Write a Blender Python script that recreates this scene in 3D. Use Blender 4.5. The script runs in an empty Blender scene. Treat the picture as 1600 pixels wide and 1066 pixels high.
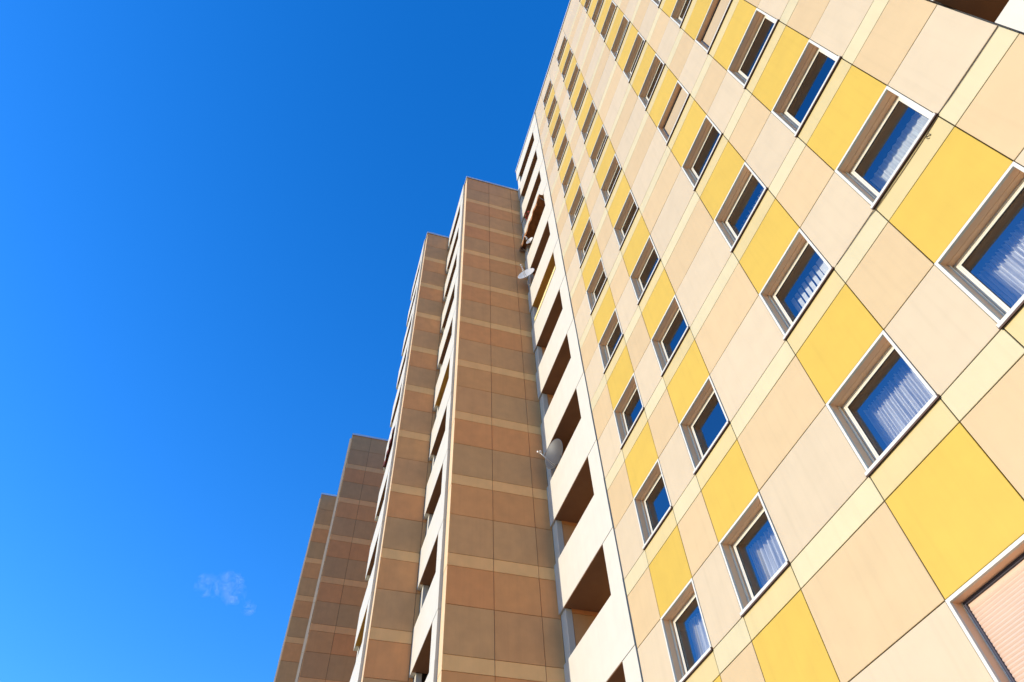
import bpy, bmesh, math, random
from mathutils import Matrix, Vector
random.seed(7)
R_ = math.radians
scn = bpy.context.scene
COL = scn.collection

# ------------------------------------------------------------------ dimensions
H = 2.8                      # storey height
BAND, WH = 0.391, 1.293      # cream band under the sill, window height
GROUND = -7.0
CAMZ = -5.4075
XS = [0.0, 1.1067, 2.4258, 3.4132, 4.7459, 6.5913, 7.9129, 8.9046, 10.2212, 11.31]
WINCOLS = (1, 3, 5, 7)       # index of the columns of XS that hold windows
NTOP = 11
ROOF_A = 33.62

# ------------------------------------------------------------------ materials
def lin(c):
    return tuple((v / 12.92 if v <= 0.04045 else ((v + 0.055) / 1.055) ** 2.4) for v in c)

def rgb(r, g, b):
    return lin((r / 255, g / 255, b / 255))

def mat(name, col, rough=0.6, var=0.04, noise=0.05, nscale=2.5, bump=0.0, bscale=60, spec=0.3, metal=0.0, streak=0.0, coat=0.0, hue=0.0):
    m = bpy.data.materials.new(name); m.use_nodes = True
    nt = m.node_tree; N = nt.nodes; L = nt.links
    b = N['Principled BSDF']
    b.inputs['Roughness'].default_value = rough
    b.inputs['Specular IOR Level'].default_value = spec
    b.inputs['Metallic'].default_value = metal
    b.inputs['Coat Weight'].default_value = coat
    tc = N.new('ShaderNodeTexCoord')
    geo = N.new('ShaderNodeNewGeometry')
    n1 = N.new('ShaderNodeTexNoise'); n1.inputs['Scale'].default_value = nscale; n1.inputs['Detail'].default_value = 5
    L.new(tc.outputs['Object'], n1.inputs['Vector'])
    # per panel shade + soft mottling
    a = N.new('ShaderNodeMapRange'); a.inputs[1].default_value = 0; a.inputs[2].default_value = 1
    a.inputs[3].default_value = 1 - var; a.inputs[4].default_value = 1 + var
    L.new(geo.outputs['Random Per Island'], a.inputs[0])
    c = N.new('ShaderNodeMapRange'); c.inputs[1].default_value = 0.3; c.inputs[2].default_value = 0.7
    c.inputs[3].default_value = 1 - noise; c.inputs[4].default_value = 1 + noise
    L.new(n1.outputs['Fac'], c.inputs[0])
    mul = N.new('ShaderNodeMath'); mul.operation = 'MULTIPLY'
    L.new(a.outputs[0], mul.inputs[0]); L.new(c.outputs[0], mul.inputs[1])
    last = mul.outputs[0]
    if streak > 0:                                   # faint vertical weather streaks
        mp = N.new('ShaderNodeMapping'); mp.inputs['Scale'].default_value = (9, 9, 0.35)
        L.new(tc.outputs['Object'], mp.inputs['Vector'])
        n3 = N.new('ShaderNodeTexNoise'); n3.inputs['Scale'].default_value = 1.0; n3.inputs['Detail'].default_value = 6
        L.new(mp.outputs[0], n3.inputs['Vector'])
        s = N.new('ShaderNodeMapRange'); s.inputs[1].default_value = 0.5; s.inputs[2].default_value = 0.8
        s.inputs[3].default_value = 1; s.inputs[4].default_value = 1 - streak
        L.new(n3.outputs['Fac'], s.inputs[0])
        m2 = N.new('ShaderNodeMath'); m2.operation = 'MULTIPLY'
        L.new(last, m2.inputs[0]); L.new(s.outputs[0], m2.inputs[1]); last = m2.outputs[0]
    vm = N.new('ShaderNodeVectorMath'); vm.operation = 'SCALE'
    vm.inputs[0].default_value = col
    L.new(last, vm.inputs['Scale'])
    out = vm.outputs[0]
    if hue > 0:                                      # some sheets redder, some greyer
        wn = N.new('ShaderNodeTexWhiteNoise'); wn.noise_dimensions = '1D'
        L.new(geo.outputs['Random Per Island'], wn.inputs['W'])
        mxv = N.new('ShaderNodeMix'); mxv.data_type = 'VECTOR'
        mxv.inputs[4].default_value = (1 + 0.5 * hue, 1 - 0.5 * hue, 1 - 0.8 * hue)
        mxv.inputs[5].default_value = (1 - 0.6 * hue, 1 + 0.1 * hue, 1 + 0.5 * hue)
        L.new(wn.outputs['Value'], mxv.inputs[0])
        mm = N.new('ShaderNodeVectorMath'); mm.operation = 'MULTIPLY'
        L.new(out, mm.inputs[0]); L.new(mxv.outputs[1], mm.inputs[1]); out = mm.outputs[0]
    L.new(out, b.inputs['Base Color'])
    if bump > 0:
        n2 = N.new('ShaderNodeTexNoise'); n2.inputs['Scale'].default_value = bscale; n2.inputs['Detail'].default_value = 4
        L.new(tc.outputs['Object'], n2.inputs['Vector'])
        bp = N.new('ShaderNodeBump'); bp.inputs['Strength'].default_value = bump; bp.inputs['Distance'].default_value = 0.004
        L.new(n2.outputs['Fac'], bp.inputs['Height']); L.new(bp.outputs[0], b.inputs['Normal'])
    return m

M = {}
PB = dict(rough=0.5, var=0.035, noise=0.03, bump=0.12, bscale=90, spec=0.25, streak=0.06)
M['yellow'] = mat('yellow_panel', (0.530, 0.345, 0.048), **PB)
M['peach'] = mat('peach_panel', (0.525, 0.375, 0.195), **PB)
M['pink'] = mat('pale_pink_panel', (0.525, 0.412, 0.262), **PB)
M['cream'] = mat('cream_panel', (0.545, 0.455, 0.262), **PB)
M['ycream'] = mat('yellow_cream_panel', (0.530, 0.412, 0.190), **PB)
M['orange_brown'] = mat('orange_brown_panel', (0.730, 0.315, 0.107), rough=0.55, var=0.05, hue=0.07, noise=0.06, bump=0.12, bscale=80, streak=0.06)
M['grey_brown'] = mat('grey_brown_panel', (0.670, 0.335, 0.130), rough=0.55, var=0.05, hue=0.07, noise=0.06, bump=0.12, bscale=80, streak=0.06)
M['tan_band'] = mat('tan_band_panel', (0.900, 0.475, 0.180), rough=0.55, var=0.04, hue=0.05, noise=0.05, bump=0.12, bscale=80, streak=0.05)
M['orange_brown_far'] = mat('shaded_orange_brown_panel', (0.620, 0.275, 0.100), rough=0.55, var=0.05, hue=0.07, noise=0.06, bump=0.12, bscale=80, streak=0.06)  # darker copies of the brown panels, with the far walls' shade in the colour
M['grey_brown_far'] = mat('shaded_grey_brown_panel', (0.520, 0.275, 0.115), rough=0.55, var=0.05, hue=0.07, noise=0.06, bump=0.12, bscale=80, streak=0.06)
M['tan_band_far'] = mat('shaded_tan_panel', (0.780, 0.390, 0.155), rough=0.55, var=0.04, hue=0.05, noise=0.05, bump=0.12, bscale=80, streak=0.05)
M['strip'] = mat('peach_corner_panel', (0.680, 0.470, 0.240), **PB)
M['white'] = mat('white_balcony_paint', (0.560, 0.515, 0.420), rough=0.6, var=0.02, noise=0.03, bump=0.25, bscale=50, spec=0.25, streak=0.05)
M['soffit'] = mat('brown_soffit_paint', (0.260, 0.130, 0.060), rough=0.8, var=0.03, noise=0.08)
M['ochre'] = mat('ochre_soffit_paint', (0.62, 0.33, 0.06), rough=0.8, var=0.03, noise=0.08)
M['recess'] = mat('balcony_back_wall_paint', (0.50, 0.36, 0.22), rough=0.8)
M['trim'] = mat('white_window_trim', (0.600, 0.570, 0.480), rough=0.4, var=0.02, noise=0.02)
M['reveal'] = mat('tan_reveal_sheet', (0.820, 0.510, 0.290), rough=0.45, var=0.03, noise=0.05, streak=0.05)
M['frame'] = mat('white_plastic_frame', (0.660, 0.630, 0.540), rough=0.3, var=0.02, noise=0.02, spec=0.5)
M['gasket'] = mat('black_gasket', (0.02, 0.018, 0.016), rough=0.6)
M['sill'] = mat('dark_brown_sill_metal', (0.085, 0.04, 0.02), rough=0.45, spec=0.4)
M['joint'] = mat('dark_joint_backing', (0.035, 0.024, 0.015), rough=0.9)
M['core'] = mat('concrete_core', (0.30, 0.26, 0.21), rough=0.9, bump=0.3, bscale=20)
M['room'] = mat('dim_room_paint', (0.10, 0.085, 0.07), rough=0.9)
M['coping'] = mat('pale_zinc_coping', (0.62, 0.64, 0.68), rough=0.35, metal=0.3, var=0.03)
M['roof'] = mat('grey_roof_felt', (0.16, 0.155, 0.15), rough=0.95, bump=0.4, bscale=30)
M['shutter'] = mat('beige_roller_shutter', (0.600, 0.420, 0.310), rough=0.5, var=0.02, noise=0.03)
M['shutter_tan'] = mat('tan_roller_shutter', (0.38, 0.27, 0.15), rough=0.5, var=0.02, noise=0.03)
M['rail'] = mat('dark_blue_grey_guide_rail', (0.05, 0.05, 0.075), rough=0.5)
M['dish'] = mat('grey_dish_metal', (0.56, 0.53, 0.49), rough=0.45, var=0.03, noise=0.05, spec=0.4)
M['dish_dark'] = mat('dark_grey_dish_metal', (0.055, 0.052, 0.048), rough=0.5, var=0.02, noise=0.08, spec=0.4)
M['bracket'] = mat('galvanised_bracket', (0.42, 0.41, 0.40), rough=0.4, metal=0.6)
M['lnb'] = mat('pale_converter_plastic', (0.72, 0.66, 0.60), rough=0.4)
M['cable'] = mat('brown_cable_rubber', (0.06, 0.032, 0.018), rough=0.6)
M['awn_brown'] = mat('brown_awning_cloth', (0.300, 0.120, 0.035), rough=0.85, var=0.1, noise=0.35, nscale=5)
M['awn_red'] = mat('dark_red_awning_cloth', (0.120, 0.022, 0.014), rough=0.85, var=0.1, noise=0.3, nscale=5)
M['screen'] = mat('pale_yellow_screen_cloth', (0.78, 0.62, 0.27), rough=0.7)
M['flower'] = mat('red_petals', (0.55, 0.06, 0.05), rough=0.7, var=0.3)
M['leaf'] = mat('geranium_leaves', (0.07, 0.11, 0.03), rough=0.7, var=0.3)
M['pot'] = mat('terracotta_pot', (0.40, 0.16, 0.08), rough=0.8)

def glass_mat():
    m = bpy.data.materials.new('coated_window_glass'); m.use_nodes = True
    nt = m.node_tree; N = nt.nodes; L = nt.links
    N.remove(N['Principled BSDF'])
    fr = N.new('ShaderNodeFresnel'); fr.inputs['IOR'].default_value = 3.0
    gl = N.new('ShaderNodeBsdfGlossy'); gl.inputs['Roughness'].default_value = 0.0
    gl.inputs['Color'].default_value = (0.92, 0.95, 1, 1)
    tr = N.new('ShaderNodeBsdfTransparent'); tr.inputs['Color'].default_value = (0.95, 0.97, 0.97, 1)
    tc = N.new('ShaderNodeTexCoord')
    nz = N.new('ShaderNodeTexNoise'); nz.inputs['Scale'].default_value = 1.3
    bp = N.new('ShaderNodeBump'); bp.inputs['Strength'].default_value = 0.05; bp.inputs['Distance'].default_value = 0.02
    L.new(tc.outputs['Object'], nz.inputs['Vector']); L.new(nz.outputs['Fac'], bp.inputs['Height'])
    L.new(bp.outputs[0], gl.inputs['Normal'])
    mx = N.new('ShaderNodeMixShader')
    L.new(fr.outputs[0], mx.inputs[0]); L.new(tr.outputs[0], mx.inputs[1]); L.new(gl.outputs[0], mx.inputs[2])
    L.new(mx.outputs[0], N['Material Output'].inputs['Surface'])
    return m
M['glass'] = glass_mat()

def net_mat(name, col, alpha):
    m = bpy.data.materials.new(name); m.use_nodes = True
    nt = m.node_tree; N = nt.nodes; L = nt.links
    b = N['Principled BSDF']; b.inputs['Base Color'].default_value = (*col, 1); b.inputs['Roughness'].default_value = 0.9
    tc = N.new('ShaderNodeTexCoord')
    mp = N.new('ShaderNodeMapping'); mp.inputs['Scale'].default_value = (38, 0, 0.9)
    nz = N.new('ShaderNodeTexNoise'); nz.inputs['Scale'].default_value = 1; nz.inputs['Detail'].default_value = 3
    L.new(tc.outputs['Object'], mp.inputs[0]); L.new(mp.outputs[0], nz.inputs['Vector'])
    mr = N.new('ShaderNodeMapRange'); mr.inputs[1].default_value = 0.35; mr.inputs[2].default_value = 0.65
    mr.inputs[3].default_value = max(0, alpha - 0.3); mr.inputs[4].default_value = min(1, alpha + 0.3)
    L.new(nz.outputs['Fac'], mr.inputs[0])
    L.new(mr.outputs[0], b.inputs['Alpha'])
    return m
M['net'] = net_mat('white_net_cloth', (0.74, 0.74, 0.72), 0.78)
M['cloth'] = net_mat('pale_grey_green_cloth', (0.72, 0.75, 0.70), 0.98)
M['slat'] = mat('pale_blind_slat', (0.74, 0.76, 0.74), rough=0.6)
M['ycloth'] = net_mat('pale_yellow_cloth', (0.75, 0.66, 0.36), 0.95)

# ------------------------------------------------------------------ mesh helpers
class MB:
    def __init__(self, origin=(0, 0, 0)):
        self.v = []; self.f = []; self.mi = []; self.mats = []; self.smooth = []; self.o = Vector(origin)
    def m(self, k):
        if k not in self.mats: self.mats.append(k)
        return self.mats.index(k)
    def quad(self, pts, k, smooth=False):
        i = len(self.v); self.v += [Vector(p) - self.o for p in pts]
        self.f.append(tuple(range(i, i + len(pts)))); self.mi.append(self.m(k)); self.smooth.append(smooth)
    def box(self, x0, x1, y0, y1, z0, z1, k, tilt=0.0):
        if x0 > x1: x0, x1 = x1, x0
        if y0 > y1: y0, y1 = y1, y0
        if z0 > z1: z0, z1 = z1, z0
        i = len(self.v)
        P = [(x0, y0, z0), (x1, y0, z0), (x1, y1, z0), (x0, y1, z0), (x0, y0, z1), (x1, y0, z1), (x1, y1, z1), (x0, y1, z1)]
        P = [Vector(p) for p in P]
        self.v += [p - self.o for p in P]
        a = self.m(k)
        for f in ((0, 1, 5, 4), (1, 2, 6, 5), (2, 3, 7, 6), (3, 0, 4, 7), (4, 5, 6, 7), (3, 2, 1, 0)):
            self.f.append(tuple(i + j for j in f)); self.mi.append(a); self.smooth.append(False)
    def panel(self, axis, u0, u1, z0, z1, d, th, k, sgn, tilt=0.0022):
        """cladding sheet; axis 'x': faces -Y with u along X; axis 'y': faces +X with u along Y. small random lean"""
        a, b = random.uniform(-tilt, tilt), random.uniform(-tilt, tilt)
        uc, zc = (u0 + u1) / 2, (z0 + z1) / 2
        i = len(self.v)
        bev = 0.004
        def P(u, z, off):
            o = d + off * sgn + (0 if off else 0) + a * (u - uc) + b * (z - zc)
            return Vector((u, o, z)) if axis == 'x' else Vector((o, u, z))
        ring = lambda e, off: [P(u0 + e, z0 + e, off), P(u1 - e, z0 + e, off), P(u1 - e, z1 - e, off), P(u0 + e, z1 - e, off)]
        vs = ring(bev, 0) + ring(0, bev) + ring(0, th)
        self.v += [p - self.o for p in vs]
        mi = self.m(k)
        fs = [(0, 1, 2, 3)]
        for r in (0, 4):
            for j in range(4):
                n = (j + 1) % 4
                fs.append((r + j, r + 4 + j, r + 4 + n, r + n))
        for f in fs:
            if axis == 'y': pass
            self.f.append(tuple(i + q for q in f)); self.mi.append(mi); self.smooth.append(False)
    def tube(self, pts, r, k, n=8):
        pts = [Vector(p) for p in pts]
        rings = []
        for i, p in enumerate(pts):
            t = (pts[min(i + 1, len(pts) - 1)] - pts[max(i - 1, 0)]).normalized()
            up = Vector((0, 0, 1)) if abs(t.z) < 0.9 else Vector((1, 0, 0))
            s = t.cross(up).normalized(); u = s.cross(t)
            b = len(self.v)
            for j in range(n):
                a = 2 * math.pi * j / n
                self.v.append(p + r * (math.cos(a) * s + math.sin(a) * u) - self.o)
            rings.append(b)
        mi = self.m(k)
        for A, B in zip(rings, rings[1:]):
            for j in range(n):
                self.f.append((A + j, A + (j + 1) % n, B + (j + 1) % n, B + j)); self.mi.append(mi); self.smooth.append(True)
        self.f.append(tuple(rings[0] + j for j in range(n))[::-1]); self.mi.append(mi); self.smooth.append(False)
        self.f.append(tuple(rings[-1] + j for j in range(n))); self.mi.append(mi); self.smooth.append(False)
    def grid(self, fn, nu, nv, k, smooth=True):
        b = len(self.v)
        for i in range(nu + 1):
            for j in range(nv + 1):
                self.v.append(Vector(fn(i / nu, j / nv)) - self.o)
        mi = self.m(k)
        for i in range(nu):
            for j in range(nv):
                q = b + i * (nv + 1) + j
                self.f.append((q, q + nv + 1, q + nv + 2, q + 1)); self.mi.append(mi); self.smooth.append(smooth)
    def build(self, name, parent=None, loc=None, fixn=True):
        me = bpy.data.meshes.new(name)
        me.from_pydata([tuple(v) for v in self.v], [], self.f)
        for k in self.mats: me.materials.append(M[k])
        me.polygons.foreach_set('material_index', self.mi)
        me.polygons.foreach_set('use_smooth', self.smooth)
        if fixn:
            bm = bmesh.new(); bm.from_mesh(me); bmesh.ops.recalc_face_normals(bm, faces=bm.faces[:]); bm.to_mesh(me); bm.free()
        me.update()
        o = bpy.data.objects.new(name, me); COL.objects.link(o)
        if parent: o.parent = parent
        o.location = loc if loc is not None else (self.o - (parent.location if parent and parent.parent is None else Vector()) if parent else self.o)
        return o

def empty(name, loc, label, cat, group=None):
    o = bpy.data.objects.new(name, None); COL.objects.link(o); o.location = loc
    o.empty_display_size = 0.5
    o['label'] = label; o['category'] = cat
    if group: o['group'] = group
    return o
def tag(o, label, cat, group=None):
    o['label'] = label; o['category'] = cat
    if group: o['group'] = group
    return o
def copy_tree(o, parent=None):
    c = o.copy(); COL.objects.link(c); c.parent = parent
    for ch in o.children: copy_tree(ch, c)
    return c

G = 0.0065        # half of an open joint
def zrow(n, key):
    return n * H + {'sill': 0.0, 'band': -BAND, 'top': WH}[key]

# ------------------------------------------------------------------ block A : sunlit yellow and peach facade
BASE_A = Vector((5.67, 6.0, GROUND))
A = empty('apartment_block', BASE_A, 'tall sunlit apartment block clad in yellow, peach and cream panels, nearest on the right', 'building')

def top_of(n):      # window head of a storey; the lowest visible storey has a lower head
    return zrow(n, 'top') - (0.173 if n == -1 else 0.0)

FLOORS = list(range(-1, NTOP + 1))
cl = MB(BASE_A)
for ci in range(9):
    x0, x1 = XS[ci] + G, XS[ci + 1] - G
    if ci == 0: x0 += 0.02
    win = ci in WINCOLS
    # foot of the facade
    cl.panel('x', x0, x1, GROUND + 0.25, zrow(-2, 'sill') - BAND - G, 0, 0.03, 'peach', 1)
    for n in range(-2, NTOP + 1):
        z = zrow(n, 'sill')
        cl.panel('x', x0, x1, z - BAND + G, z - G, 0, 0.03, 'ycream' if win else 'cream', 1)
        if not win or n == -2:
            cl.panel('x', x0, x1, z + G, top_of(n) - G, 0, 0.03, 'pink', 1)
        zt = zrow(n + 1, 'sill') - BAND if n < NTOP else ROOF_A - 0.01
        cl.panel('x', x0, x1, top_of(n) + G, zt - G, 0, 0.03, ('yellow' if win else 'peach') if n < NTOP else 'pink', 1)
cl.build('cladding', A)

core = MB(BASE_A)
Y0, Y1 = 0.034, 0.30
for ci in range(9):
    x0, x1 = XS[ci], XS[ci + 1]
    if ci not in WINCOLS:
        core.box(x0, x1, Y0, Y1, GROUND, ROOF_A, 'joint')
    else:
        core.box(x0 - 0.0, x1 + 0.0, Y0 + 0.002, Y1 - 0.002, GROUND, zrow(-1, 'sill') - 0.01, 'joint')
        for n in FLOORS:
            zt = zrow(n + 1, 'sill') - 0.01 if n < NTOP else ROOF_A
            core.box(x0, x1, Y0 + 0.002, Y1 - 0.002, top_of(n) + 0.01, zt, 'joint')
core.box(15.06, 15.10, 0.03, 12, GROUND, ROOF_A, 'core')
core.box(-3.80, 15.06, 12.0, 12.2, GROUND, ROOF_A, 'core')
core.box(-3.80, -3.77, 1.5, 12.0, GROUND, ROOF_A, 'core')
core.build('core_wall', A)

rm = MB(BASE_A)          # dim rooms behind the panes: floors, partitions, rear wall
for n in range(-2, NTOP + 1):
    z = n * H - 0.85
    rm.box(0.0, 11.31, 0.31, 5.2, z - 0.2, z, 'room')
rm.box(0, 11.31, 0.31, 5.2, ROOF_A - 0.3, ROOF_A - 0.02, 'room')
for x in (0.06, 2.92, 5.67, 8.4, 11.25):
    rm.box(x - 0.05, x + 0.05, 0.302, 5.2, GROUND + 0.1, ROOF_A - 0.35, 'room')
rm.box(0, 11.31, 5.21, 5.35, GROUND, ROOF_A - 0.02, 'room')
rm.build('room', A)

rf = MB(BASE_A)
rf.box(-3.76, 15.09, 0.05, 12.15, ROOF_A + 0.005, ROOF_A + 0.06, 'roof')
rf.build('roof', A)
cp = MB(BASE_A)
cp.box(-3.80, 15.14, -0.045, 0.30, ROOF_A + 0.065, ROOF_A + 0.10, 'coping')
cp.box(-3.80, 15.14, -0.045, -0.030, ROOF_A - 0.04, ROOF_A + 0.064, 'coping')
cp.box(-3.82, -3.805, -0.045, 12.2, ROOF_A - 0.04, ROOF_A + 0.064, 'coping')
cp.build('coping', A)

# --- one window (local origin: lower left corner of its opening, on the facade plane)
W0 = 1.322
def window_proto(wh, kind='pane'):
    t = 0.042; d = 0.210
    b = MB()
    # white trim round the opening, slightly proud of the sheets
    b.box(0.004, t, -0.006, 0.03, 0.009, wh - 0.004, 'trim')
    b.box(W0 - t, W0 - 0.004, -0.006, 0.03, 0.009, wh - 0.004, 'trim')
    b.box(t, W0 - t, -0.006, 0.03, wh - t, wh - 0.004, 'trim')
    # reveal sheets
    b.box(0.018, t - 0.002, 0.03, d + 0.02, 0.012, wh - 0.012, 'reveal')
    b.box(W0 - t + 0.002, W0 - 0.018, 0.03, d + 0.02, 0.012, wh - 0.012, 'reveal')
    b.box(t - 0.002, W0 - t + 0.002, 0.03, 0.118, wh - t + 0.002, wh - 0.012, 'reveal')
    b.box(t - 0.002, W0 - t + 0.002, 0.126, d + 0.02, wh - t + 0.006, wh - 0.012, 'reveal')   # shutter slot
    b.box(t - 0.002, t + 0.012, 0.140, 0.172, 0.014, wh - t, 'trim')                     # guide channels
    b.box(W0 - t - 0.012, W0 - t + 0.002, 0.140, 0.172, 0.014, wh - t, 'trim')
    w = b.build('window', None, (0, 0, 0))
    f = MB(); i0, i1, z0, z1 = t + 0.002, W0 - t - 0.002, 0.012, wh - t + 0.002
    fw = 0.048
    ya, yb = d, d + 0.07
    f.box(i0, i0 + fw, ya, yb, z0, z1, 'frame'); f.box(i1 - fw, i1, ya, yb, z0, z1, 'frame')
    f.box(i0 + fw, i1 - fw, ya, yb, z1 - fw, z1, 'frame'); f.box(i0 + fw, i1 - fw, ya, yb, z0, z0 + fw + 0.01, 'frame')
    j0, j1, k0, k1 = i0 + fw + 0.001, i1 - fw - 0.001, z0 + fw + 0.011, z1 - fw - 0.001
    sw = 0.024; yc = ya + 0.004
    f.box(j0, j0 + sw, yc, yb, k0, k1, 'frame'); f.box(j1 - sw, j1, yc, yb, k0, k1, 'frame')
    f.box(j0 + sw, j1 - sw, yc, yb, k1 - sw, k1, 'frame'); f.box(j0 + sw, j1 - sw, yc, yb, k0, k0 + sw, 'frame')
    g = 0.006
    for (a, bb, c_, e) in ((j0 + sw, j0 + sw + g, k0 + sw, k1 - sw), (j1 - sw - g, j1 - sw, k0 + sw, k1 - sw),
                           (j0 + sw + g, j1 - sw - g, k1 - sw - g, k1 - sw), (j0 + sw + g, j1 - sw - g, k0 + sw, k0 + sw + g)):
        f.box(a, bb, yc + 0.006, yb - 0.004, c_, e, 'gasket')
    f.build('frame', w, (0, 0, 0))
    p = MB()
    a0, a1, c0, c1, yg = j0 + sw - 0.004, j1 - sw + 0.004, k0 + sw - 0.004, k1 - sw + 0.004, yc + 0.012
    p.quad([(a0, yg, c0), (a1, yg, c0), (a1, yg, c1), (a0, yg, c1)], 'glass')
    p.build('pane', w, (0, 0, 0), fixn=False)
    s = MB()
    s.box(-0.018, W0 + 0.018, -0.034, d + 0.01, -0.006, 0.008, 'sill')
    s.box(-0.018, W0 + 0.018, -0.036, -0.029, -0.024, -0.0065, 'sill')
    s.box(-0.018, -0.010, -0.030, 0.02, -0.0065, 0.034, 'sill'); s.box(W0 + 0.010, W0 + 0.018, -0.030, 0.02, -0.0065, 0.034, 'sill')
    s.build('sill', w, (0, 0, 0))
    tr = MB()
    tr.box(-0.009, W0 + 0.009, -0.040, -0.012, -0.0055, 0.040, 'trim')
    tr.build('sill_upstand', w, (0, 0, 0))
    if kind == 'shutter':
        skey = 'shutter' if wh < 1.2 else 'shutter_tan'
        sh = MB(); ys = 0.165
        zb = 0.05
        n = int((wh - t - 0.03 - zb) / 0.037)
        for q in range(n):
            za = zb + q * 0.037
            sh.quad([(t + 0.030, ys + 0.004, za), (W0 - t - 0.030, ys + 0.004, za), (W0 - t - 0.030, ys - 0.005, za + 0.016), (t + 0.030, ys - 0.005, za + 0.016)], skey)
            sh.quad([(t + 0.030, ys - 0.005, za + 0.016), (W0 - t - 0.030, ys - 0.005, za + 0.016), (W0 - t - 0.030, ys + 0.003, za + 0.033), (t + 0.030, ys + 0.003, za + 0.033)], skey)
        sh.box(t + 0.030, W0 - t - 0.030, ys + 0.006, ys + 0.014, zb, wh - t - 0.01, skey)
        sh.box(t + 0.013, t + 0.036, ys - 0.020, ys + 0.02, 0.016, wh - t, 'rail')
        sh.box(W0 - t - 0.036, W0 - t - 0.013, ys - 0.020, ys + 0.02, 0.016, wh - t, 'rail')
        sh.box(t + 0.036, W0 - t - 0.036, ys - 0.020, ys + 0.0035, wh - t - 0.028, wh - t + 0.001, 'rail')
        sh.build('roller_shutter', w, (0, 0, 0), fixn=False)
    return w

protos = {}
SHUT = {(5, 4), (7, 4), (5, -1), (7, -1)}
def place_window(ci, n):
    low = n == -1
    key = ('shutter' if (ci, n) in SHUT else 'pane', low)
    xc = (XS[ci] + XS[ci + 1]) / 2 - W0 / 2
    loc = Vector((xc, 0, zrow(n, 'sill'))) - BASE_A
    if key not in protos:
        w = window_proto(top_of(n) - zrow(n, 'sill'), key[0]); protos[key] = w; w.parent = A
    else:
        w = copy_tree(protos[key], A)
    w.location = loc
    return w
for ci in WINCOLS:
    for n in FLOORS:
        w = place_window(ci, n)
        if (ci, n) in SHUT: w['label'] = 'window with its beige roller shutter lowered'

# ------------------------------------------------------------------ balconies
def balcony(parent, base, xr, L, y, n, p, soffit='soffit', depth=1.45, pier=True):
    """one loggia of a storey: parapet, side posts, ceiling. xr: right edge, y: facade plane, p: how far it stands proud"""
    b = MB(base)
    z0, zt = n * H - 1.392, n * H + 0.07
    zc = n * H + 1.395                   # head of the opening
    xl = xr - L
    b.box(xl + 0.004, xr, y - p, y - p + 0.13, z0, zt, 'white')
    b.box(xr - 0.64, xr, y - p + 0.006, y - p + 0.126, zt + 0.004, zc, 'white')
    if pier: b.box(xl + 0.002, xl + 0.35, y + 0.05, y + 0.22, zt - 0.05, zc + 0.0, 'white')
    o = b.build('balcony', parent)
    s = MB(base)
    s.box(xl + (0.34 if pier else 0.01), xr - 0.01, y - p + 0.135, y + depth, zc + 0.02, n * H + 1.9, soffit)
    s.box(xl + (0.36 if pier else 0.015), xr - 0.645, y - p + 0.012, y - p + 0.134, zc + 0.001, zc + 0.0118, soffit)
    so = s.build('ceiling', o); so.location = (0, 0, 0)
    return o

def fascia(parent, base, xr, L, y, p, z0, z1):
    b = MB(base); b.box(xr - L, xr, y - p, y - p + 0.13, z0, z1, 'white'); return b.build('fascia', parent)

def side_rows(mb, X, ya, yb, nmin, ntop, roof, seams, suffix=''):
    """brown cladding facing +X, with a joint at every row and seam"""
    ys = [ya] + [s for s in seams if ya + 0.05 < s < yb - 0.05] + [yb]
    rows = []
    for n in range(nmin, ntop + 1):
        z = n * H
        rows.append((z - BAND, z, 'tan_band')); rows.append((z, z + WH, 'grey_brown'))
        rows.append((z + WH, z + H - BAND if n < ntop else roof, 'orange_brown' if n < ntop else 'grey_brown'))
    rows.append((GROUND + 0.2, nmin * H - BAND, 'orange_brown'))
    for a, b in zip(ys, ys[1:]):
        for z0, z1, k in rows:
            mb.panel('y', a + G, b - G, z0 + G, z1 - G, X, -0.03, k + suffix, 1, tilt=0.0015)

# recessed side wall inside the loggias of block A
sw = MB(BASE_A)
side_rows(sw, -3.425, 0.225, 1.45, -2, NTOP, ROOF_A, [])
sw.box(-3.48, -3.458, 0.225, 1.45, GROUND, ROOF_A, 'joint')
sw.box(-3.44, -0.06, 1.45, 1.6, GROUND, ROOF_A, 'recess')
sw.box(-0.055, -0.0, 0.31, 1.6, GROUND, ROOF_A, 'recess')
sw.build('loggia_wall', A)
PA = 0.008
for n in range(-2, NTOP + 1):
    o = balcony(A, BASE_A, -0.035, 3.735, 0.0, n, PA, 'ochre' if n == 6 else 'soffit')
    if n == 6: o['label'] = 'balcony with an ochre ceiling'
for n in range(-2, NTOP + 1):
    balcony(A, BASE_A, 15.055, 3.735, 0.0, n, PA, pier=False)
fascia(A, BASE_A, -0.035, 3.735, 0, PA, NTOP * H + 1.41, ROOF_A)
fascia(A, BASE_A, 15.055, 3.735, 0, PA, NTOP * H + 1.41, ROOF_A)
sw = MB(BASE_A); sw.box(11.33, 15.04, 1.45, 1.6, GROUND, ROOF_A, 'recess'); sw.box(11.312, 11.325, 0.31, 1.6, GROUND, ROOF_A, 'recess'); sw.build('loggia_wall', A)

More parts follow.
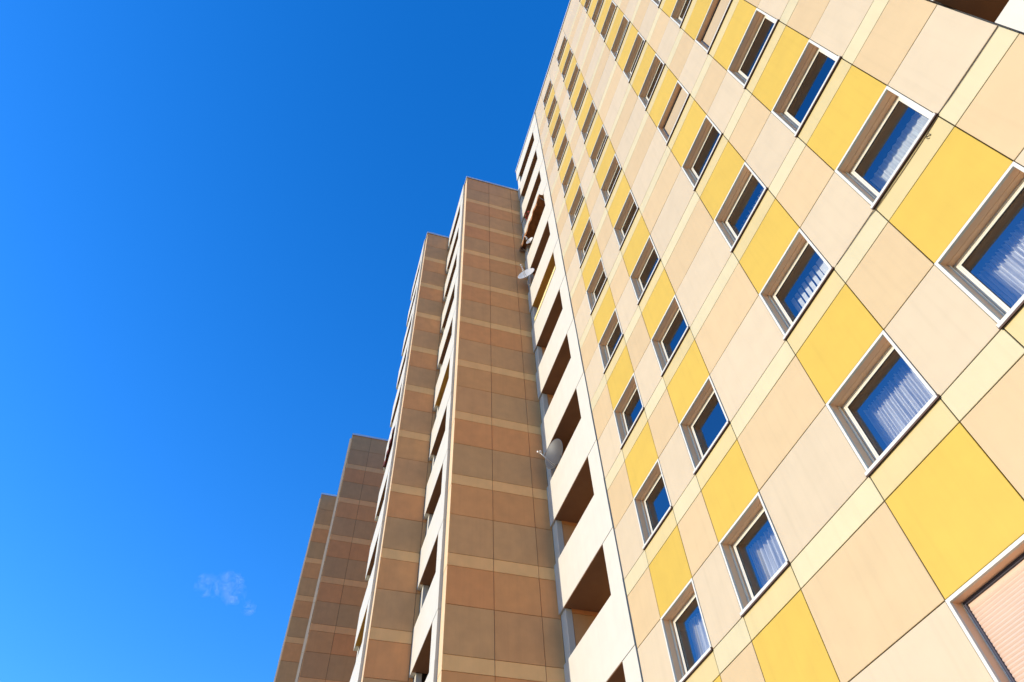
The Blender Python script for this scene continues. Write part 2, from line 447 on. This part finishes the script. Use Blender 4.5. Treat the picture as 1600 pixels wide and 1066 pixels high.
# ------------------------------------------------------------------ the staggered brown-sided blocks beyond
def block(x0, x1, yc, ntop, roof, yback, bx, BL, p, label, ochre=(), wing=None):
    base = Vector(((x0 + x1) / 2, 5, GROUND))
    E = empty('apartment_block', base, label, 'building')
    c = MB(base)
    seams = [yc + 1.28 * k for k in range(1, 12)]
    side_rows(c, x1, yc + 0.001, yback, -2, ntop, roof, seams, '_far' if x1 < -20 else '')  # far walls take the copies with shade in their colour
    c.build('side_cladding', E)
    c = MB(base)      # sunlit corner strip beside the loggias
    for n in range(-2, ntop + 1):
        zt = (n + 1) * H - BAND if n < ntop else roof
        c.panel('x', bx + 0.03, x1 - 0.002, n * H - BAND + G, zt - G, yc, 0.03, 'strip', 1)
    c.build('corner_cladding', E)
    if bx - BL > x0 + 0.3:
        c = MB(base)  # unseen front, toned dull so less light bounces onto the next wall
        u = bx - BL
        while u > x0 + 0.2:
            u2 = max(u - 1.6, x0)
            for n in range(-2, ntop + 1):
                z = n * H
                c.panel('x', u2 + G, u - G, z - BAND + G, z - G, yc, 0.03, 'core', 1)
                c.panel('x', u2 + G, u - G, z + G, z + WH - G, yc, 0.03, 'core', 1)
                c.panel('x', u2 + G, u - G, z + WH + G, z + H - BAND - G if n < ntop else roof - G, yc, 0.03, 'core', 1)
            u = u2
        c.build('front_cladding', E)
    w = MB(base)
    w.box(bx + 0.025, x1 - 0.034, yc + 0.034, 7.8, GROUND, roof - 0.01, 'joint')
    w.box(bx - BL + 0.03, bx + 0.02, yc + 1.46, 7.8, GROUND, roof - 0.01, 'recess')
    if bx - BL > x0 + 0.3:
        w.box(x0, bx - BL + 0.025, yc + 0.034, 7.8, GROUND, roof - 0.01, 'joint')
    w.build('core_wall', E)
    r = MB(base); r.box(x0 + 0.03, x1 - 0.03, yc + 0.06, 7.8, roof + 0.0, roof + 0.05, 'roof'); r.build('roof', E)
    k = MB(base)
    k.box(x0, x1 + 0.045, yc - 0.045, yc + 0.25, roof + 0.055, roof + 0.10, 'coping')
    k.box(x1 - 0.25, x1 + 0.045, yc + 0.255, 7.8, roof + 0.055, roof + 0.10, 'coping')
    k.box(x1 + 0.031, x1 + 0.045, yc - 0.045, 7.8, roof - 0.05, roof + 0.054, 'coping')
    k.box(x0, x1 + 0.03, yc - 0.045, yc - 0.031, roof - 0.05, roof + 0.054, 'coping')
    k.build('coping', E)
    top = ntop
    for n in range(-2, top + 1):
        o = balcony(E, base, bx, BL, yc, n, p, 'ochre' if n in ochre else 'soffit')
        if n in ochre: o['label'] = 'balcony with an ochre ceiling'
    fascia(E, base, bx, BL, yc, p, top * H + 1.41, roof)
    if wing:  # unseen wing, set well back to bounce less light onto the far block
        wx0, wx1, wy, wn, wroof = wing
        q = MB(base)
        u = wx1
        while u > wx0 + 0.2:
            u2 = max(u - 1.32, wx0)
            for n in range(-2, wn + 1):
                z = n * H
                q.panel('x', u2 + G, u - G, z - BAND + G, z - G, wy, 0.03, 'cream', 1)
                q.panel('x', u2 + G, u - G, z + G, z + WH - G, wy, 0.03, 'pink', 1)
                q.panel('x', u2 + G, u - G, z + WH + G, z + H - BAND - G if n < wn else wroof - G, wy, 0.03, 'peach', 1)
            u = u2
        q.box(wx0, wx1, wy + 0.034, 7.8, GROUND, wroof, 'joint')
        q.build('unseen_wing', E)
    return E

B_ = block(-7.87, -3.77, -3.04, 10, 30.72, 0.045, -4.225, 3.64, 0.088, 'brown-sided block with a broad shaded side wall beside the sunlit yellow facade', ochre=(5,))
C_ = block(-12.0, -7.87, -4.42, 10, 30.80, -2.995, -8.33, 3.66, 0.088, 'narrow brown-sided block second from the yellow facade, as tall as the first', ochre=(2,), wing=(-22.8, -12.03, 5.0, 9, 27.9))
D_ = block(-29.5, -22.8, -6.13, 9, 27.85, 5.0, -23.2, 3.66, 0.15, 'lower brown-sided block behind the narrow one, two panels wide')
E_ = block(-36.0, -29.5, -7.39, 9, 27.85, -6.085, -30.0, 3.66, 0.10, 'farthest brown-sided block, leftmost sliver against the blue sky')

# ------------------------------------------------------------------ curtains and blinds behind the panes
def curtain(ci, n, kind, label):
    xa, xb = XS[ci] + 0.03, XS[ci + 1] - 0.04
    z0, z1 = n * H - 0.02, n * H + WH - 0.02
    o = Vector((xa, 0.6, z0))
    b = MB(o)
    if kind == 'net':
        ph = random.random() * 6
        b.grid(lambda u, v: (xa + (xb - xa) * u, 0.6 + 0.022 * math.sin(u * 150 + ph) + 0.012 * math.sin(u * 67 + 2 * ph), z0 + (z1 - z0) * v + 0.01 * math.sin(u * 60) * v), 260, 3, 'net')
    elif kind == 'heavy':
        ph = random.random() * 6
        b.grid(lambda u, v: (xa + (xb - xa) * u, 0.6 + 0.035 * math.sin(u * 74 + ph + 0.7 * math.sin(9 * u)), z0 + (z1 - z0) * v), 200, 3, 'net')
        b.grid(lambda u, v: (xa - 0.02 + 0.2 * u, 0.57 + 0.03 * math.sin(u * 22 + ph), z0 + (z1 - z0) * v), 40, 2, 'ycloth')
    elif kind == 'pleat':
        b.grid(lambda u, v: (xa + (xb - xa) * u, 0.6 + 0.02 * abs(math.sin(u * math.pi * 11)), z0 + (z1 - z0) * v), 210, 2, 'cloth')
    elif kind == 'slat':
        k = 11
        for q in range(k):
            xq = xa + (xb - xa) * (q + 0.5) / k
            ang = 0.25 if q < 7 else 0.05
            w = 0.036 if q < 7 else 0.0575
            dx, dy = w * math.cos(ang), w * math.sin(ang)
            b.quad([(xq - dx, 0.6 - dy, z0), (xq + dx, 0.6 + dy, z0), (xq + dx, 0.6 + dy, z1), (xq - dx, 0.6 - dy, z1)], 'slat')
    ob = b.build('curtain' if kind != 'slat' else 'vertical_blind', None, o, fixn=False)
    tag(ob, label, 'curtain' if kind != 'slat' else 'blind', 'curtains and blinds behind the windows')
curtain(5, 0, 'net', 'finely striped white net curtain in the window just above the wide lowered shutter')
curtain(7, 0, 'net', 'finely striped white net curtain in the window cut by the right edge of the photo')
curtain(7, 1, 'pleat', 'pale grey-green curtain with broad pleats in the window with a cable under its sill')
curtain(5, 1, 'slat', 'vertical blind with half-turned pale slats in a window, gaps of blue between')
curtain(5, 2, 'slat', 'narrow vertical blind in the window one storey above the half-turned slat blind')
curtain(3, 0, 'heavy', 'deeply folded curtain with yellow edge in the lowest window of the second window column')
curtain(1, 0, 'heavy', 'deeply folded curtain with yellow edge in the lowest window nearest the balconies')

# ------------------------------------------------------------------ satellite dishes
def dish(loc, axis, ra, rb, label, mount, key, roll=0.0):
    """offset dish: a shallow bowl with a rim; axis is where it looks; ra, rb half width and half height"""
    loc = Vector(loc); ax = Vector(axis).normalized()
    up = Vector((0, 0, 1)); s = up.cross(ax).normalized(); u = ax.cross(s)
    s, u = s * math.cos(roll) + u * math.sin(roll), u * math.cos(roll) - s * math.sin(roll)
    E = empty('satellite_dish', mount, label, 'satellite dish', 'satellite dishes on the balconies')
    b = MB(loc); dep = 0.09
    prof = [(0, 0), (0.3, 0.09), (0.55, 0.30), (0.78, 0.61), (0.93, 0.87), (1.0, 1.0)]
    N = 40
    def ring(r, h, off): return [loc + s * (ra * r * math.cos(2 * math.pi * j / N)) + u * (rb * r * math.sin(2 * math.pi * j / N)) + ax * (dep * (h - 1) + off) for j in range(N)]
    for off, flip in ((0.0, 0), (-0.012, 1)):
        for (r0, h0), (r1, h1) in zip(prof, prof[1:]):
            R0, R1 = ring(max(r0, 0.002), h0, off), ring(r1, h1, off)
            for j in range(N):
                q = [R0[j], R1[j], R1[(j + 1) % N], R0[(j + 1) % N]]
                b.quad(q[::-1] if flip else q, key, True)
    R0, R1 = ring(1.0, 1.0, 0.0), ring(1.02, 1.0, -0.006)
    R2 = ring(1.0, 1.0, -0.012)
    for P_, Q_ in ((R0, R1), (R1, R2)):
        for j in range(N): b.quad([P_[j], Q_[j], Q_[(j + 1) % N], P_[(j + 1) % N]], key, True)
    me = b.build('reflector', E, loc - E.location)
    bm = bmesh.new(); bm.from_mesh(me.data); bmesh.ops.remove_doubles(bm, verts=bm.verts[:], dist=0.0008); bmesh.ops.recalc_face_normals(bm, faces=bm.faces[:]); bm.to_mesh(me.data); bm.free()
    # bracket behind the bowl and pole to the parapet
    k = MB(loc)
    back = loc - ax * (dep + 0.02)
    k.tube([back - u * rb * 0.45, back - ax * 0.05, back + u * 0.12], 0.022, 'bracket')
    k.tube([back - ax * 0.05 + Vector((0, 0, 0.08)), Vector((back.x - ax.x * 0.05, back.y - ax.y * 0.05, mount[2] + 0.02)), Vector(mount)], 0.022, 'bracket')
    k.build('mount', E, loc - E.location)
    lp = loc + ax * (rb * 1.15) - u * rb * 0.35
    a = MB(loc)
    a.tube([loc - u * rb * 0.98 + s * 0.03, loc - u * rb * 0.9 + ax * 0.15 + s * 0.02, lp], 0.011, 'bracket', 6)
    a.tube([loc - u * rb * 0.98 - s * 0.05, loc - u * rb * 0.9 + ax * 0.15 - s * 0.04, lp], 0.008, 'bracket', 6)
    a.build('feed_arm', E, loc - E.location)
    l = MB(loc)
    dirn = (loc - lp).normalized()
    l.tube([lp - dirn * 0.07, lp - dirn * 0.068, lp + dirn * 0.03], 0.028, 'lnb', 10)
    l.tube([lp + dirn * 0.031, lp + dirn * 0.07, lp + dirn * 0.075], 0.04, 'lnb', 12)
    l.build('converter', E, loc - E.location)
    return E
dish((-2.75, -0.08, 8.99), (0.28, -0.94, -0.05), 0.46, 0.50, 'large dark grey satellite dish low beside the brown wall', (-2.95, 0.02, 8.475), 'dish_dark')
dish((-3.15, -0.25, 20.39), (0.71, -0.68, 0.15), 0.41, 0.41, 'pale satellite dish seen as a tilted flat oval, on a high balcony', (-3.35, 0.03, 19.675), 'dish')
dish((-2.65, -0.12, 22.66), (0.5, -0.8, 0.1), 0.20, 0.22, 'small white satellite dish under the brown scalloped awning', (-2.75, 0.03, 22.475), 'dish')

# ------------------------------------------------------------------ awnings, screens, flowers
def awning(xa, xb, y, ztop, key, label, reach=0.30, drop=0.34, back=0.5):
    E = empty('awning', ((xa + xb) / 2, y, ztop), label, 'awning', 'awnings on the balconies')
    c = MB(E.location)
    n = int((xb - xa) / 0.26)
    def bot(x):
        t = (x - xa) / (xb - xa) * n
        return 0.07 * abs(math.sin(math.pi * t)) ** 0.6
    m = n * 8
    for i in range(m):
        x0_, x1_ = xa + (xb - xa) * i / m, xa + (xb - xa) * (i + 1) / m
        za, zb = ztop - 0.30, ztop - 0.30
        wob = lambda x: 0.02 * math.sin(x * 9)
        f0, f1 = y - reach + wob(x0_), y - reach + wob(x1_)
        # sloping sheet and hanging valance
        for off in (0.0, 0.006):
            c.quad([(x0_, y + back, ztop - off), (x1_, y + back, ztop - off), (x1_, f1 + off, ztop - 0.12 - off), (x0_, f0 + off, ztop - 0.12 - off)], key, True)
            c.quad([(x0_, f0 + off, ztop - 0.12), (x1_, f1 + off, ztop - 0.12), (x1_, f1 + off, ztop - drop - bot(x1_) + 0.07), (x0_, f0 + off, ztop - drop - bot(x0_) + 0.07)], key, True)
    c.build('canopy', E, fixn=False)
    r = MB(E.location)
    r.tube([(xa - 0.02, y - reach + 0.02, ztop - 0.10), (xb + 0.02, y - reach + 0.02, ztop - 0.10)], 0.022, 'frame')
    for x in (xa + 0.12, xb - 0.12):
        r.tube([(x, y + 0.10, ztop - 0.42), (x, y - reach + 0.04, ztop - 0.12)], 0.014, 'frame', 6)
    r.build('folding_arm', E)
    return E
awning(-3.74, -0.72, 0.0, 8 * H + 1.37, 'awn_brown', 'brown scalloped awning hanging over a high balcony of the yellow block', reach=0.22, drop=0.36)
awning(-11.6, -9.05, -4.50, 5 * H + 1.37, 'awn_red', 'dark red scalloped awning on a balcony of the narrow brown-sided block', reach=0.05, drop=0.36)

def rail_screen(xa, xb, y, z, label):
    b = MB((xa, y, z))
    b.box(xa, xb, y, y + 0.02, z + 0.05, z + 0.24, 'screen')
    for i in range(4):
        x = xa + 0.05 + (xb - xa - 0.1) * i / 3
        b.box(x - 0.015, x + 0.015, y + 0.022, y + 0.045, z, z + 0.22, 'bracket')
    return tag(b.build('balcony_screen'), label, 'screen', 'cloth screens on balcony parapets')
rail_screen(-3.3, -0.69, -0.015, 6 * H + 0.075, 'pale yellow cloth screen along the parapet below the flat oval satellite dish')

fl = empty('potted_plant', (-2.75, 0.08, 9 * H + 0.075), 'pot of red flowers on the parapet of the balcony above the brown awning', 'potted plant')
b = MB(fl.location); x, y, z = fl.location
b.tube([(x, y, z), (x, y, z + 0.16), (x, y, z + 0.17)], 0.09, 'pot', 12); b.build('pot', fl)
b = MB(fl.location)
for i in range(150):
    a = random.random() * 6.28; r = random.random() ** 0.5 * 0.22; h = random.random()
    p = Vector((x + r * math.cos(a), y - 0.05 + r * math.sin(a), z + 0.16 + 0.32 * h * (1 - r)))
    d1 = Vector((random.uniform(-1, 1), random.uniform(-1, 1), random.uniform(-1, 1))).normalized() * 0.035
    d2 = d1.cross(Vector((random.uniform(-1, 1), random.uniform(-1, 1), random.uniform(-1, 1)))).normalized() * 0.03
    b.quad([p - d1, p + d2, p + d1, p - d2], 'flower' if i % 5 < 3 else 'leaf')
b.build('flowers', fl, fixn=False)

# loose cable under the sill
pts = []
P = [(11.30, 2.775), (10.75, 2.770), (10.45, 2.772), (10.25, 2.79), (10.20, 2.760), (9.9, 2.742), (9.5, 2.735), (9.1, 2.742), (8.92, 2.750), (8.80, 2.775), (8.2, 2.782), (7.95, 2.79)]
for (x0_, z0_), (x1_, z1_) in zip(P, P[1:]):
    for k in range(6):
        t = k / 6; pts.append((x0_ + (x1_ - x0_) * t, -0.010, z0_ + (z1_ - z0_) * t))
cb = MB((9.5, 0, 2.75)); cb.tube(pts, 0.005, 'cable', 6)
loop = [(9.98 + 0.03 * math.cos(a), -0.014 - 0.008 * math.sin(a), 2.695 + 0.03 * math.sin(a)) for a in [i * 0.35 for i in range(-2, 14)]]
cb.tube([(9.95, -0.014, 2.742)] + loop, 0.004, 'cable', 6)
tag(cb.build('cable'), 'thin brown cable sagging under the sill of the window with the pale pleated curtain', 'cable')

# ------------------------------------------------------------------ ground
def ground_mat():
    m = mat('pale_concrete_paving', (0.50, 0.40, 0.29), rough=0.85, var=0.0, noise=0.15, nscale=0.4, bump=0.3, bscale=12)
    return m
M['ground'] = ground_mat()
M['grass'] = mat('short_grass', (0.10, 0.12, 0.04), rough=0.9, var=0.0, noise=0.3, nscale=0.6)
g = MB((0, 0, GROUND))
S = 3000
g.quad([(-S, -S, GROUND), (S, -S, GROUND), (S, S, GROUND), (-S, S, GROUND)], 'grass')  # unseen dark grass, limits the light bounced onto the far blocks
go = g.build('ground', None, fixn=False); go['kind'] = 'structure'
g = MB((0, 0, GROUND)); g.box(-9, 60, -45, 14, GROUND - 0.3, GROUND + 0.06, 'ground')  # unseen paving; extent and pale tone shaped for the light it bounces up
go = g.build('pavement', None); go['kind'] = 'structure'

# ------------------------------------------------------------------ camera
Rm = [[0.28997205, 0.95646148, -0.03313076], [-0.7731351, 0.21370799, -0.59715241], [-0.56407298, 0.19877206, 0.80144329]]
r, d, f = (Vector(x) for x in Rm)
C = Vector((11.20025668, -6.15517453, -5.40747333))
cam = bpy.data.cameras.new('camera'); co = bpy.data.objects.new('camera', cam); COL.objects.link(co)
mw = Matrix.Identity(4)
for i in range(3):
    mw[i][0] = r[i]; mw[i][1] = -d[i]; mw[i][2] = -f[i]; mw[i][3] = C[i]
co.matrix_world = mw
cam.sensor_fit = 'HORIZONTAL'; cam.sensor_width = 36; cam.lens = 36 * 1040.7586 / 1600
cam.clip_start = 0.1; cam.clip_end = 12000
scn.camera = co

# ------------------------------------------------------------------ sky, sun, cloud
EL, AZ = R_(9), R_(6.4)
S_ = Vector((-math.sin(AZ) * math.cos(EL), -math.cos(AZ) * math.cos(EL), math.sin(EL)))
sun = bpy.data.lights.new('sun', 'SUN'); sun.energy = 2.5; sun.angle = R_(0.53); sun.color = (1.0, 0.915, 0.775)
so = bpy.data.objects.new('sun', sun); COL.objects.link(so)
so.rotation_euler = (-S_).to_track_quat('-Z', 'Y').to_euler()
SKYTINT = (1.08, 1.27, 1.92)
w = bpy.data.worlds.new('World'); scn.world = w; w.use_nodes = True
N = w.node_tree.nodes; L = w.node_tree.links
bg = N['Background']
sk = N.new('ShaderNodeTexSky'); sk.sky_type = 'NISHITA'; sk.sun_disc = False
sk.sun_elevation = EL; sk.sun_rotation = math.pi + AZ
sk.air_density = 1.2; sk.dust_density = 0.3; sk.ozone_density = 3.0; sk.altitude = 100
hs = N.new('ShaderNodeHueSaturation'); hs.inputs['Saturation'].default_value = 1.32
tn = N.new('ShaderNodeVectorMath'); tn.operation = 'MULTIPLY'; tn.inputs[1].default_value = SKYTINT
L.new(sk.outputs[0], hs.inputs['Color']); L.new(hs.outputs[0], tn.inputs[0]); L.new(tn.outputs[0], bg.inputs['Color'])
bg.inputs['Strength'].default_value = 0.15

# small wisp of cloud low on the left, a real body of thin mist far off
def cloud():
    m = bpy.data.materials.new('thin_cloud_mist'); m.use_nodes = True
    nt = m.node_tree; N = nt.nodes; L = nt.links
    N.remove(N['Principled BSDF'])
    v = N.new('ShaderNodeVolumePrincipled')
    v.inputs['Color'].default_value = (1, 1, 1, 1); v.inputs['Anisotropy'].default_value = 0.0
    tc = N.new('ShaderNodeTexCoord')
    n = N.new('ShaderNodeTexNoise'); n.inputs['Scale'].default_value = 0.030; n.inputs['Detail'].default_value = 7; n.inputs['Distortion'].default_value = 1.6
    L.new(tc.outputs['Object'], n.inputs['Vector'])
    # soft falloff toward the edge of the puffs: distance to three lobes
    last = None
    for c, rad in LOBES:
        d = N.new('ShaderNodeVectorMath'); d.operation = 'DISTANCE'; d.inputs[1].default_value = c
        L.new(tc.outputs['Object'], d.inputs[0])
        q = N.new('ShaderNodeMapRange'); q.inputs[1].default_value = 0; q.inputs[2].default_value = rad
        q.inputs[3].default_value = 1; q.inputs[4].default_value = 0; L.new(d.outputs['Value'], q.inputs[0])
        if last is None: last = q.outputs[0]
        else:
            mx = N.new('ShaderNodeMath'); mx.operation = 'MAXIMUM'; L.new(last, mx.inputs[0]); L.new(q.outputs[0], mx.inputs[1]); last = mx.outputs[0]
    a = N.new('ShaderNodeMapRange'); a.inputs[1].default_value = 0.50; a.inputs[2].default_value = 0.75; a.inputs[3].default_value = 0; a.inputs[4].default_value = 1
    L.new(n.outputs['Fac'], a.inputs[0])
    mu = N.new('ShaderNodeMath'); mu.operation = 'MULTIPLY'; L.new(a.outputs[0], mu.inputs[0]); L.new(last, mu.inputs[1])
    m3 = N.new('ShaderNodeMath'); m3.operation = 'MULTIPLY'; m3.inputs[1].default_value = CLOUD_DENSITY; L.new(mu.outputs[0], m3.inputs[0])
    L.new(m3.outputs[0], v.inputs['Density'])
    L.new(v.outputs[0], N['Material Output'].inputs['Volume'])
    M['cloud'] = m
    D = 2200.0
    def at(px, py): 
        t = r * ((px - 800) / 1040.76) + d_ * ((py - 533) / 1040.76) + f
        return C + t * D
    c0 = at(355, 920)
    b = MB(c0)
    R = 150
    def sph(u, v): 
        th, ph = math.pi * v, 2 * math.pi * u
        return c0 + Vector((math.sin(th) * math.cos(ph), math.sin(th) * math.sin(ph), math.cos(th))) * R
    b.grid(sph, 32, 16, 'cloud')
    o = b.build('cloud', None)
    tag(o, 'small thin wisp of white cloud low in the blue sky, left of the blocks', 'cloud')
d_ = d
_k = 2200 / 1040.76
LOBES = [(tuple(r * (-32 * _k) + d * (-6 * _k)), 20 * _k), (tuple(r * (4 * _k) + d * (-8 * _k)), 24 * _k), (tuple(r * (10 * _k) + d * (6 * _k)), 22 * _k), (tuple(r * (-12 * _k) + d * (0 * _k)), 18 * _k), (tuple(r * (34 * _k) + d * (30 * _k)), 13 * _k)]
CLOUD_DENSITY = 0.030
cloud()

scn.cycles.volume_step_rate = 3
scn.view_settings.view_transform = 'Standard'; scn.view_settings.look = 'None'
scn.view_settings.exposure = 0.9; scn.view_settings.gamma = 1.0; scn.view_settings.use_curve_mapping = False
scn.cycles.max_bounces = 8; scn.cycles.transparent_max_bounces = 12
scn.cycles.use_denoising = True
